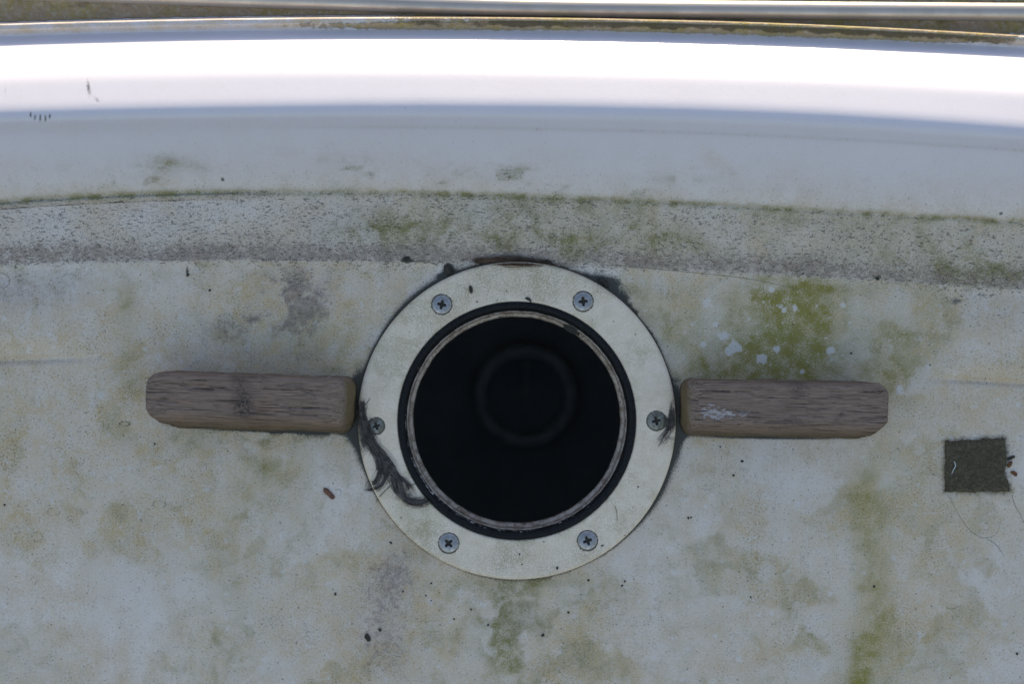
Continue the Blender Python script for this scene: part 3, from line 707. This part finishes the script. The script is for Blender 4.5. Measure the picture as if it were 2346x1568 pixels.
# ------------------------------------------------------------------ wooden horns
def horn(name, label, base_px, side, mat, ang, Lb, Lt, Wt, flare, ht, seed, paints, knots_, slant):
    """local u runs outward from the hatch, w across (up the deck), z off the deck"""
    ox, oy, _ = P(*base_px)
    W = Wt
    def cube_faces(nu, nw, nz):
        vs, fs = [], []
        def patch(fn, a, b):
            k0 = len(vs)
            for i in range(a + 1):
                for j in range(b + 1): vs.append(fn(i / a, j / b))
            for i in range(a):
                for j in range(b):
                    q = k0 + i * (b + 1) + j
                    fs.append((q, q + b + 1, q + b + 2, q + 1))
        patch(lambda p, q: (p * 2 - 1, q * 2 - 1, 1), nu, nw); patch(lambda p, q: (p * 2 - 1, 1 - q * 2, 0), nu, nw)
        patch(lambda p, q: (p * 2 - 1, -1, q), nu, nz); patch(lambda p, q: (1 - p * 2, 1, q), nu, nz)
        patch(lambda p, q: (1, p * 2 - 1, q), nw, nz); patch(lambda p, q: (-1, 1 - p * 2, q), nw, nz)
        return np.array(vs, float), fs
    vs, fs = cube_faces(150, 40, 32)
    vs[:, 2] = np.sign(vs[:, 2]) * vs[:, 2] ** 0.75
    for ax in (0, 1): vs[:, ax] = np.sin(vs[:, ax] * math.pi / 2) * 0.45 + vs[:, ax] * 0.55
    bx_, by_ = Lt / 2, W / 2
    x = vs[:, 0] * bx_; y = vs[:, 1] * by_; zf = vs[:, 2] * ht
    lev = np.maximum(np.abs(vs[:, 0]), np.abs(vs[:, 1])); lev = np.maximum(lev, 1e-6)
    Bx, By = x / lev, y / lev
    rc = 5.6                                            # rounding of the corners seen from above
    qx = np.clip(Bx, -(bx_ - rc), bx_ - rc); qy = np.clip(By, -(by_ - rc), by_ - rc)
    dx_, dy_ = Bx - qx, By - qy; dl = np.hypot(dx_, dy_)
    Bx = qx + dx_ / np.maximum(dl, 1e-6) * np.minimum(dl, rc); By = qy + dy_ / np.maximum(dl, 1e-6) * np.minimum(dl, rc)
    e = -(1 - lev) * by_                                # distance inside the outline
    re = 3.0                                            # rounding of the upper edges
    qe = np.minimum(e, -re); qz = np.minimum(zf, ht - re)
    ve, vz = e - qe, zf - qz; vl = np.hypot(ve, vz)
    on = (ve > 0) & (vz > 0)
    k = np.where(on, re / np.maximum(vl, 1e-6), 1.0); k = np.minimum(k, 1.0)
    e2 = qe + ve * k; z2 = qz + vz * k
    lev2 = np.clip(1 + e2 / by_, 0, 1)
    x, y, zf = Bx * lev2, By * lev2, z2
    u = x + bx_
    zb = ht * 0.60 * np.clip((u - Lb) / (Lt - Lb), 0, 1) ** 0.75    # the outer end is cut away underneath
    z = zb + zf * (ht - zb) / ht
    z = np.where((zf < 0.01) & (u < Lb), -0.6, z)
    w = np.where(y < 0, y - flare * np.clip(1.1 * (1 - z / ht), 0, 1) * np.abs(y) / by_, y + 0.4 * (1 - z / ht) * y / by_)
    u = u + slant * np.clip(z / ht, 0, 1) * np.clip(1 - u / 20, 0, 1)
    co = np.stack([u, w, z], -1)
    bm = bmesh.new()
    bv = [bm.verts.new(c_) for c_ in co]
    for q in fs:
        try: bm.faces.new([bv[i] for i in q])
        except ValueError: pass
    bmesh.ops.remove_doubles(bm, verts=bm.verts, dist=0.002)
    bmesh.ops.recalc_face_normals(bm, faces=bm.faces)
    bm.normal_update()
    co = np.array([q.co for q in bm.verts]); no = np.array([q.normal for q in bm.verts])
    d = (fbm(co[:, 0] * 0.12, co[:, 1] + co[:, 2], 1.6, seed, 4) - 0.5) * 0.6 + (fbm(co[:, 0], co[:, 1] + co[:, 2] * 1.3, 14, seed + 9, 3) - 0.5) * 1.3
    crk = fbm(co[:, 0] * 0.05, co[:, 1] + co[:, 2] * 0.7, 1.1, seed + 30, 2)
    d -= 0.7 * sstep(0.70, 0.78, crk)
    for q, n_2, dd in zip(bm.verts, no, d): q.co += Vector(n_2) * float(dd)
    if side < 0:
        for q in bm.verts: q.co.x = -q.co.x
        bmesh.ops.reverse_faces(bm, faces=bm.faces)
    for q in bm.verts: q.co *= MM
    me = bpy.data.meshes.new(name); bm.to_mesh(me); bm.free()
    me.polygons.foreach_set('use_smooth', np.ones(len(me.polygons), dtype=bool))
    me.materials.append(mat)
    u, w, z = co[:, 0], co[:, 1], co[:, 2]
    ns = fbm(u, w * 3 + z, 9, seed + 20, 4)
    alg_shade = np.clip(sstep(6.0, 1.2, z + (ns - .5) * 5), 0, 1) * 0.95 + 0.75 * sstep(0.8, -1.2, w + Wt / 2 + (ns - .5) * 2) * sstep(17, 5, z + (ns - .5) * 5)  # base moss; second term paints the lower face darker against horizon light
    endg = sstep(2.6, 0.6, u - slant * z / ht + (ns - .5)) * 0.9 * sstep(ht - 0.5, ht - 3, z)
    pt = np.zeros_like(u); kn = np.zeros_like(u)
    for (pu, pw, a, b, s) in paints: pt += s * np.exp(-0.5 * (((u - pu) / a) ** 2 + ((w - pw) / b) ** 2)) * (z > ht * 0.4)
    for (pu, pw, a, b, s) in knots_: kn += s * np.exp(-0.5 * (((u - pu) / a) ** 2 + ((w - pw) / b) ** 2)) * (z > ht * 0.6)
    set_col(me, 'm1', np.clip(np.stack([alg_shade, endg, pt, kn], -1), 0, 1))
    o = obj(name, me)
    o.location = (ox * MM, oy * MM, 0); o.rotation_euler = (0, 0, R(ang))
    top(o, label, 'cleat', 'wooden horns beside the hatch')
    return o

horn('wooden_horn', 'grey-brown weathered teak horn left of the hatch, its lower outer end undercut', (817, 915), -1, M['wood_l'], -1.8,
     83.0, 94.8, 20.2, 5.9, 21.0, 301,
     [(10, 10.6, 7, 0.8, 0.75), (38, 10.3, 12, 0.5, 0.55), (1.5, 9, 2, 4, 0.5)], [(50, -2, 3.5, 4.5, 0.75), (51, 7, 3.0, 3.0, 0.55), (49, -6, 4, 3, 0.6)], 2.6)
horn('wooden_horn', 'greyer cracked teak horn right of the hatch, with flecks of white paint', (1556, 920), 1, M['wood_r'], -1.0,
     83.4, 93.8, 21.0, 5.6, 21.0, 402,
     [(13, -5.2, 5, 2.6, 0.9), (20, -4.2, 4, 2.2, 0.7), (28, -4.8, 4, 2.0, 0.66), (3, 9, 1.2, 4, 0.75), (11, -1, 3, 2, 0.55)], [(52, 8, 3, 2.5, 0.7), (50, -7, 4, 2.2, 0.55), (72, -4, 1, .8, .8), (70, -6.5, 1, .8, .6)], 1.8)

# ------------------------------------------------------------------ strands (hair, threads, fibres)
def strands(name, paths, mat, sides=3):
    vs, fs = [], []
    for path, r in paths:
        p = np.array(path, float)
        n = len(p)
        t = np.gradient(p, axis=0); t /= (np.linalg.norm(t, axis=1)[:, None] + 1e-9)
        up = np.array([0.13, 0.21, 0.97])
        a = np.cross(t, up); a /= (np.linalg.norm(a, axis=1)[:, None] + 1e-9)
        b = np.cross(t, a)
        rad = r * (1 - 0.6 * np.linspace(0, 1, n) ** 3)
        base = len(vs)
        for i in range(n):
            for k in range(sides):
                ph = 2 * math.pi * k / sides
                vs.append(p[i] + rad[i] * (a[i] * math.cos(ph) + b[i] * math.sin(ph)))
        for i in range(n - 1):
            for k in range(sides):
                k2_ = (k + 1) % sides
                fs.append((base + i * sides + k, base + i * sides + k2_, base + (i + 1) * sides + k2_, base + (i + 1) * sides + k))
    return mesh_np(name, np.array(vs) * MM, np.array(fs), mat)

def spline(pts, n):
    p = np.array(pts, float); t = np.linspace(0, len(p) - 1, n)
    out = []
    for q in t:
        i = min(int(q), len(p) - 2); f_ = q - i
        p0 = p[max(i - 1, 0)]; p1 = p[i]; p2 = p[i + 1]; p3 = p[min(i + 2, len(p) - 1)]
        out.append(0.5 * ((2 * p1) + (-p0 + p2) * f_ + (2 * p0 - 5 * p1 + 4 * p2 - p3) * f_ ** 2 + (-p0 + 3 * p1 - 3 * p2 + p3) * f_ ** 3))
    return np.array(out)

def surf_z(px, py):
    r = math.hypot(px - FC[0], py - FC[1])
    if 272 < r < 362: return FT
    return on_deck(px, py)[2]

def px_path(pts, n, lift):
    sp = spline([(a, b, 0) for a, b in pts], n)
    out = []
    for q in sp:
        z = surf_z(q[0], q[1]) + lift
        out.append(P(q[0], q[1], z))
    return np.array(out)

# the matted tuft on the left of the frame
tuft = []
def lock(pts, n, spread, lift=1.4, r=(0.07, 0.14)):
    for _ in range(n):
        ox, oy = random.gauss(0, spread), random.gauss(0, spread); fr0 = random.uniform(0.5, 1.5)
        m = len(pts)
        q = [(x + ox * (0.5 + fr0 * abs(i / (m - 1) - 0.4)) + random.gauss(0, 0.8), y + oy * (0.5 + fr0 * abs(i / (m - 1) - 0.4)) + random.gauss(0, 0.8)) for i, (x, y) in enumerate(pts)]
        tuft.append((px_path(q, 14, random.uniform(0.1, lift)), random.uniform(*r)))
lock([(824, 930), (828, 955), (836, 985), (846, 1010)], 90, 7.5)
lock([(836, 985), (846, 1008), (862, 1032), (878, 1055), (892, 1082)], 120, 9.0)
lock([(846, 1006), (852, 1030), (866, 1050), (872, 1078), (862, 1104), (850, 1112)], 36, 4.0)
lock([(878, 1060), (884, 1085), (878, 1108), (862, 1120), (846, 1122)], 34, 3.5)
lock([(880, 1056), (900, 1078), (914, 1104), (920, 1128), (934, 1148), (958, 1155), (984, 1146)], 80, 5.0, 2.0, (0.1, 0.2))
lock([(892, 1078), (914, 1092), (932, 1106), (942, 1124)], 26, 3.5)
lock([(900, 1096), (906, 1120), (920, 1138), (940, 1150), (966, 1152)], 40, 4.0, 2.0, (0.1, 0.2))
lock([(870, 1040), (862, 1058), (866, 1078)], 14, 1.5)
for _ in range(260):
    t = random.random(); k_ = [(828, 945), (840, 990), (856, 1025), (874, 1058), (892, 1090), (918, 1120), (944, 1148)]
    i_ = min(int(t * 6), 5); f_ = t * 6 - i_
    cx_ = k_[i_][0] * (1 - f_) + k_[i_ + 1][0] * f_ + random.gauss(0, 8); cy_ = k_[i_][1] * (1 - f_) + k_[i_ + 1][1] * f_ + random.gauss(0, 8)
    a_ = random.uniform(0, 6.28); L_ = random.uniform(6, 16); b_ = a_ + random.uniform(-1.2, 1.2)
    lock([(cx_, cy_), (cx_ + L_ * .5 * math.cos(a_), cy_ + L_ * .5 * math.sin(a_)), (cx_ + L_ * .5 * (math.cos(a_) + math.cos(b_)), cy_ + L_ * .5 * (math.sin(a_) + math.sin(b_)))], 1, 0.5, 1.0, (0.05, 0.09))
for pts in ([(900, 1110), (884, 1124), (868, 1140), (862, 1152)], [(860, 1110), (846, 1104), (838, 1110), (842, 1122)], [(925, 1100), (940, 1112), (952, 1108)], [(866, 1120), (850, 1124), (836, 1124)], [(934, 1106), (946, 1118), (950, 1130)], [(832, 930), (842, 922), (848, 912)], [(838, 1000), (828, 1012), (834, 1028)]):
    lock(pts, 4, 1.2, 0.8, (0.05, 0.09))
top(obj('hair_tuft', strands('hair_tuft', tuft, M['hair'])), 'matted dark grey tuft of hair and fluff on the left of the hatch frame', 'hair')

t2 = []
for _ in range(70):
    a = (1541 + random.gauss(0, 4), 945 + random.gauss(0, 12)); b = (1533 + random.gauss(0, 5), 980 + random.gauss(0, 6)); c = (1512 + random.gauss(0, 6), 1012 + random.gauss(0, 9))
    t2.append((px_path([a, b, c] if random.random() < 0.35 else [a, b], 8, random.uniform(0.1, 1.0)), random.uniform(0.06, 0.13)))
top(obj('hair_tuft', strands('hair_tuft', t2, M['hair'])), 'thin dark wisp of hair by the right screw of the hatch frame', 'hair')

t3 = []
for _ in range(220):
    x0 = random.uniform(1080, 1190); w = random.gauss(0, 1)
    L = random.uniform(40, 100)
    def yy(x): return 597 + 6 * ((x - 1080) / 170) + w * (2.6 + 1.8 * math.sin(math.pi * min(max((x - 1080) / 180, 0), 1)))
    pts = [(x0 + L * k / 3, yy(x0 + L * k / 3) + random.gauss(0, 1)) for k in range(4)]
    t3.append((px_path(pts, 7, random.uniform(0.1, 1.8)), random.uniform(0.08, 0.18)))
top(obj('fibre_wad', strands('fibre_wad', t3, M['hair_b'])), 'flat brown wad of fibres wedged above the top of the hatch frame', 'fibre')

# ------------------------------------------------------------------ felt square
fe = empty('felt_patch')
corners = [(2164, 1130), (2316, 1129), (2304, 1004), (2166, 1011)]
n = 64
gu, gv = np.meshgrid(np.linspace(0, 1, n), np.linspace(0, 1, n))
c = np.array(corners, float)
Q = (c[0] * ((1 - gu) * (1 - gv))[..., None] + c[1] * (gu * (1 - gv))[..., None] + c[2] * (gu * gv)[..., None] + c[3] * ((1 - gu) * gv)[..., None])
edge_n = (fbm(Q[..., 0], Q[..., 1], 14, 5, 3) - 0.5) * 6
Q[..., 0] += edge_n * (np.abs(gu - 0.5) * 2) ** 4 - 9 * (gu ** 6) * np.exp(-((gv - 0.35) / 0.14) ** 2)
Q[..., 1] += edge_n * (np.abs(gv - 0.5) * 2) ** 4
ed = np.minimum(np.minimum(gu, 1 - gu), np.minimum(gv, 1 - gv))
zz = 1.5 * sstep(0, 0.05, ed) + (fbm(Q[..., 0], Q[..., 1], 7, 15, 4) - 0.5) * 0.9 * sstep(0, 0.04, ed) + 0.05
px0 = on_deck(2236, 1068)
vv = []
for i in range(n):
    for j in range(n):
        x, y, z = P(Q[i, j, 0], Q[i, j, 1], 0.8)
        vv.append((x - px0[0], y - px0[1], float(zz[i, j]) - (0.6 if ed[i, j] == 0 else 0) + deck_z(x, y) - px0[2]))
id_ = np.arange(n * n).reshape(n, n)
ff = np.stack([id_[:-1, :-1], id_[:-1, 1:], id_[1:, 1:], id_[1:, :-1]], -1).reshape(-1, 4)
obj('pad', mesh_np('felt_pad', np.array(vv) * MM, ff, M['felt']), fe)
fe.location = [q * MM for q in px0]
fib = []
vv = np.array(vv)
for _ in range(3600):
    i = random.randrange(n); j = random.randrange(n)
    if random.random() < 0.3:
        if random.random() < 0.5: i = random.choice((0, 1, n - 2, n - 1))
        else: j = random.choice((0, 1, n - 2, n - 1))
    p = vv[i * n + j] + np.array([random.gauss(0, .3), random.gauss(0, .3), 0])
    a = random.uniform(0, 6.28); L = random.uniform(0.6, 1.7) * (1.5 if i in (0, 1, n - 2, n - 1) or j in (0, 1, n - 2, n - 1) else 1)
    m = p + np.array([math.cos(a) * L * .5, math.sin(a) * L * .5, random.uniform(.1, .6)])
    e = p + np.array([math.cos(a + .6) * L, math.sin(a + .6) * L, random.uniform(-.1, .5)])
    e[2] = max(e[2], 0.05); p[2] = max(p[2], 0.0)
    fib.append(([p, m, e], random.uniform(0.04, 0.08)))
po = obj('pile', strands('felt_pile', fib, M['felt_f']), fe); po['kind'] = 'stuff'
top(fe, 'dark olive square of fuzzy felt stuck on the deck at the right', 'felt patch')

# scraps at the edges of the felt
def frag(name, label, cat, pts, mat, r, z0=0.3, flat=0.5, group=None):
    """a small lump following a short path of layout points"""
    p = np.array([P(a, b, z0) for a, b in pts])
    p = spline(p, max(6, 3 * len(pts)))
    for q in p: q[2] = 0.0
    o0 = p.mean(0)
    base = deck_z(o0[0], o0[1])
    sides = 8; vs = []; fs = []
    n = len(p); t = np.gradient(p, axis=0); t /= np.linalg.norm(t, axis=1)[:, None]
    for i in range(n):
        s = math.sin(math.pi * (i + 0.35) / (n - 0.3)) ** 0.5
        b = np.array([-t[i][1], t[i][0], 0])
        for k in range(sides):
            ph = 2 * math.pi * k / sides
            rr_ = r * s * random.uniform(0.75, 1.2)
            vs.append(p[i] - o0 + b * math.cos(ph) * rr_ + np.array([0, 0, r * flat + math.sin(ph) * rr_ * flat]))
    for i in range(n - 1):
        for k in range(sides):
            fs.append((i * sides + k, i * sides + (k + 1) % sides, (i + 1) * sides + (k + 1) % sides, (i + 1) * sides + k))
    fs.append(tuple(range(sides))[::-1]); fs.append(tuple((n - 1) * sides + k for k in range(sides)))
    o = obj(name, mesh_np(name, np.array(vs) * MM, fs, mat))
    r_ = math.hypot(pts[0][0] - FC[0], pts[0][1] - FC[1])
    o.location = (o0[0] * MM, o0[1] * MM, (FT if 272 < r_ < 362 else base) * MM + 0.00002)
    top(o, label, cat, group)
    return o

frag('leaf_scrap', 'dark crumb sticking out high on the right edge of the felt', 'scrap', [(2307, 1055), (2318, 1049), (2325, 1047)], M['crumb'], 0.8)
frag('leaf_scrap', 'rust-orange scrap just below the dark crumb at the right edge of the felt', 'scrap', [(2318, 1058), (2312, 1066), (2310, 1072)], M['rust'], 1.0)
frag('leaf_scrap', 'brown curled scrap lying free to the right of the felt', 'scrap', [(2315, 1083), (2324, 1085), (2328, 1092)], M['rust'], 0.9)
for lab, pts, mat, r in [
    ('pale bent fibre on the left edge of the felt', [(2186, 1058), (2189, 1068), (2184, 1078), (2180, 1088)], M['pale'], 0.28)]:
    pth = np.array([P(a, b, 2.2) for a, b in spline(pts, 10)])
    top(obj('fibre', strands('fibre', [(pth, r)], mat, 5)), lab, 'fibre')
def thread(label, pts, r, mat='thread', cat='hair', n=40):
    q = px_path(pts, n, r * 1.1)
    top(obj('hair_strand', strands('hair_strand', [(q, r)], M[mat], 4)), label, cat)
thread('long brown hair hanging in a loop below the felt square', [(2172, 1135), (2186, 1162), (2203, 1190), (2222, 1216), (2250, 1233), (2278, 1228), (2290, 1208), (2291, 1182)], 0.07)
thread('short faint hair trailing from the looped hair below the felt', [(2262, 1236), (2282, 1250), (2296, 1268), (2300, 1276)], 0.09)
thread('faint hair below the lower right corner of the felt', [(2318, 1133), (2326, 1160), (2338, 1180), (2346, 1200)], 0.10)
thread('fine hair in a crescent beside the brown seed', [(768, 1124), (776, 1122), (782, 1127), (779, 1136)], 0.08)
thread('thin short hair lying on the open deck well below the felt square', [(2167, 1393), (2180, 1397), (2195, 1390)], 0.08)
thread('long fine scratch-like hair running along the crease above the hatch', [(1400, 607), (1560, 622), (1720, 640), (1850, 668)], 0.10, n=60)
thread('curled hair at the left border under the crease', [(0, 625), (14, 630), (22, 642), (16, 656), (6, 662)], 0.10)
thread('brown curved hair on the lower right of the hatch frame', [(1409, 1160), (1413, 1176), (1414, 1196)], 0.18)

# ------------------------------------------------------------------ seed, droppings and crumbs
sd = frag('seed', 'flat reddish-brown seed on the deck lower left of the hatch', 'seed', [(742, 1120), (752, 1131), (766, 1143)], M['seed'], 1.35, flat=0.35)
frag('dropping', 'dark bent dropping on the deck under the lower left of the hatch', 'dropping', [(841, 1453), (842, 1462), (848, 1470)], M['crumb'], 1.15)
frag('dropping', 'black curved pellet on the top of the hatch frame', 'dropping', [(1203, 684), (1211, 686), (1217, 693)], M['crumb'], 0.65)
frag('dirt_clump', 'ragged dark clump on the hatch frame right of the upper left screw', 'dirt', [(1078, 655), (1079, 664), (1080, 673)], M['crumb'], 0.9)
frag('dirt_clump', 'black lump of dirt against the upper left rim of the hatch frame', 'dirt', [(1030, 608), (1026, 617), (1034, 628)], M['crumb'], 1.9)
frag('dirt_clump', 'small black lump at the top right of the brown fibre wad', 'dirt', [(1250, 598), (1256, 602), (1264, 606)], M['crumb'], 1.1)
frag('dirt_clump', 'dark scrap on the crease left of the hatch', 'dirt', [(925, 592), (932, 595), (938, 592)], M['crumb'], 1.1)
frag('dirt_clump', 'dark lump stuck to the upper right rim of the hatch frame', 'dirt', [(1370, 640), (1385, 648), (1394, 658)], M['crumb'], 1.3)
crumbs = [(768, 1363), (988, 1338), (987, 1378), (1243, 1457), (1302, 1405), (1348, 1331), (1431, 1333), (1425, 1343), (1583, 1187), (1577, 1188), (1079, 1398), (1118, 1434),
          (923, 1357), (920, 1185), (354, 1018), (1040, 1420), (2280, 1008), (1650, 1025), (1680, 1090), (1700, 1058), (2003, 1345), (870, 1445), (975, 1366), (895, 1245), (1720, 1370), (2330, 1500), (10, 1158), (430, 630), (1838, 628), (2009, 640), (1900, 905), (1950, 810), (2130, 837), (480, 665)]
ORD = ['first', 'second', 'third', 'fourth', 'fifth', 'sixth', 'seventh', 'eighth', 'ninth', 'tenth', 'eleventh', 'twelfth', 'thirteenth', 'fourteenth', 'fifteenth', 'sixteenth', 'seventeenth', 'eighteenth']
def zone(a, b):
    if b < 700 and a < 1184: return 'just below the crease left of the hatch'
    if b < 1000: return 'between the crease and the right horn' if a > 1184 else 'beside the outer end of the left horn'
    if a < 830: return 'on the open deck below the left horn'
    if a > 1545: return 'on the open deck below the right horn'
    return 'just below the hatch frame'
for i, (a, b) in enumerate(crumbs):
    same = sorted(q for q in crumbs if zone(*q) == zone(a, b)); k_ = same.index((a, b))
    clab = 'tiny dark crumb ' + zone(a, b) + ('' if len(same) == 1 else ', %s from left' % ORD[k_])
    rr_ = random.uniform(0.3, 0.62)
    if (a, b) in ((1243, 1457), (768, 1363), (2009, 640)): rr_ = 0.85
    dx = random.uniform(-3, 3); dy = random.uniform(-3, 3)
    frag('dirt_crumb', clab, 'crumb', [(a - dx, b - dy), (a + 0.5, b), (a + dx, b + dy + 0.3)], M['crumb'], rr_, group='loose crumbs on the deck')
FCR = [(1276, 1300, 0.85), (1378, 1249, 0.6), (1093, 692, 0.4), (1195, 1292, 0.35), (1430, 1225, 0.3), (1160, 668, 0.35), (1245, 1240, 0.25), (1460, 1115, 0.35), (865, 1075, 0.3), (1190, 1268, 0.3), (1072, 620, 0.3)]
for a, b, rr_ in FCR:
    half = 'upper' if b < 965 else 'lower'
    same = sorted(q[:2] for q in FCR if (q[1] < 965) == (b < 965)); flab = 'tiny dark crumb on the %s half of the cream hatch frame, %s from left' % (half, ORD[same.index((a, b))])
    dx = random.uniform(-2.5, 2.5); dy = random.uniform(-2.5, 2.5)
    frag('dirt_crumb', flab, 'crumb', [(a - dx, b - dy), (a + .5, b), (a + dx, b + dy + .3)], M['crumb'], rr_, group='crumbs on the hatch frame')

# ------------------------------------------------------------------ metal rail along the outer edge
RZ = 11.0
pts = []
RR = 4.3
for px, pyb in [(-1500, -90), (-900, -52), (-400, -22), (0, -2), (200, 5), (500, 15), (750, 23), (1176, 37), (1700, 43), (2346, 48), (2900, 50), (3600, 50)]:
    x, y, z = P(px, pyb, RZ)
    pts.append((x, y + RR, z))
pp = spline(pts, 120)
vs = []; fs = []
for i, q in enumerate(pp):
    for k in range(28):
        ph = 2 * math.pi * k / 28
        vs.append((q[0], q[1] + RR * math.cos(ph), q[2] + RR * math.sin(ph)))
for i in range(len(pp) - 1):
    for k in range(28):
        fs.append((i * 28 + k, (i + 1) * 28 + k, (i + 1) * 28 + (k + 1) % 28, i * 28 + (k + 1) % 28))
top(obj('metal_rail', mesh_np('metal_rail', np.array(vs) * MM, np.array(fs), M['rail'])), 'grey metal tube running along the mossy outer edge at the top', 'rail')

# ------------------------------------------------------------------ put the whole deck on its slope
for o in TOP:
    loc = Matrix.LocRotScale(o.location, o.rotation_euler, o.scale)
    o.matrix_world = T @ loc
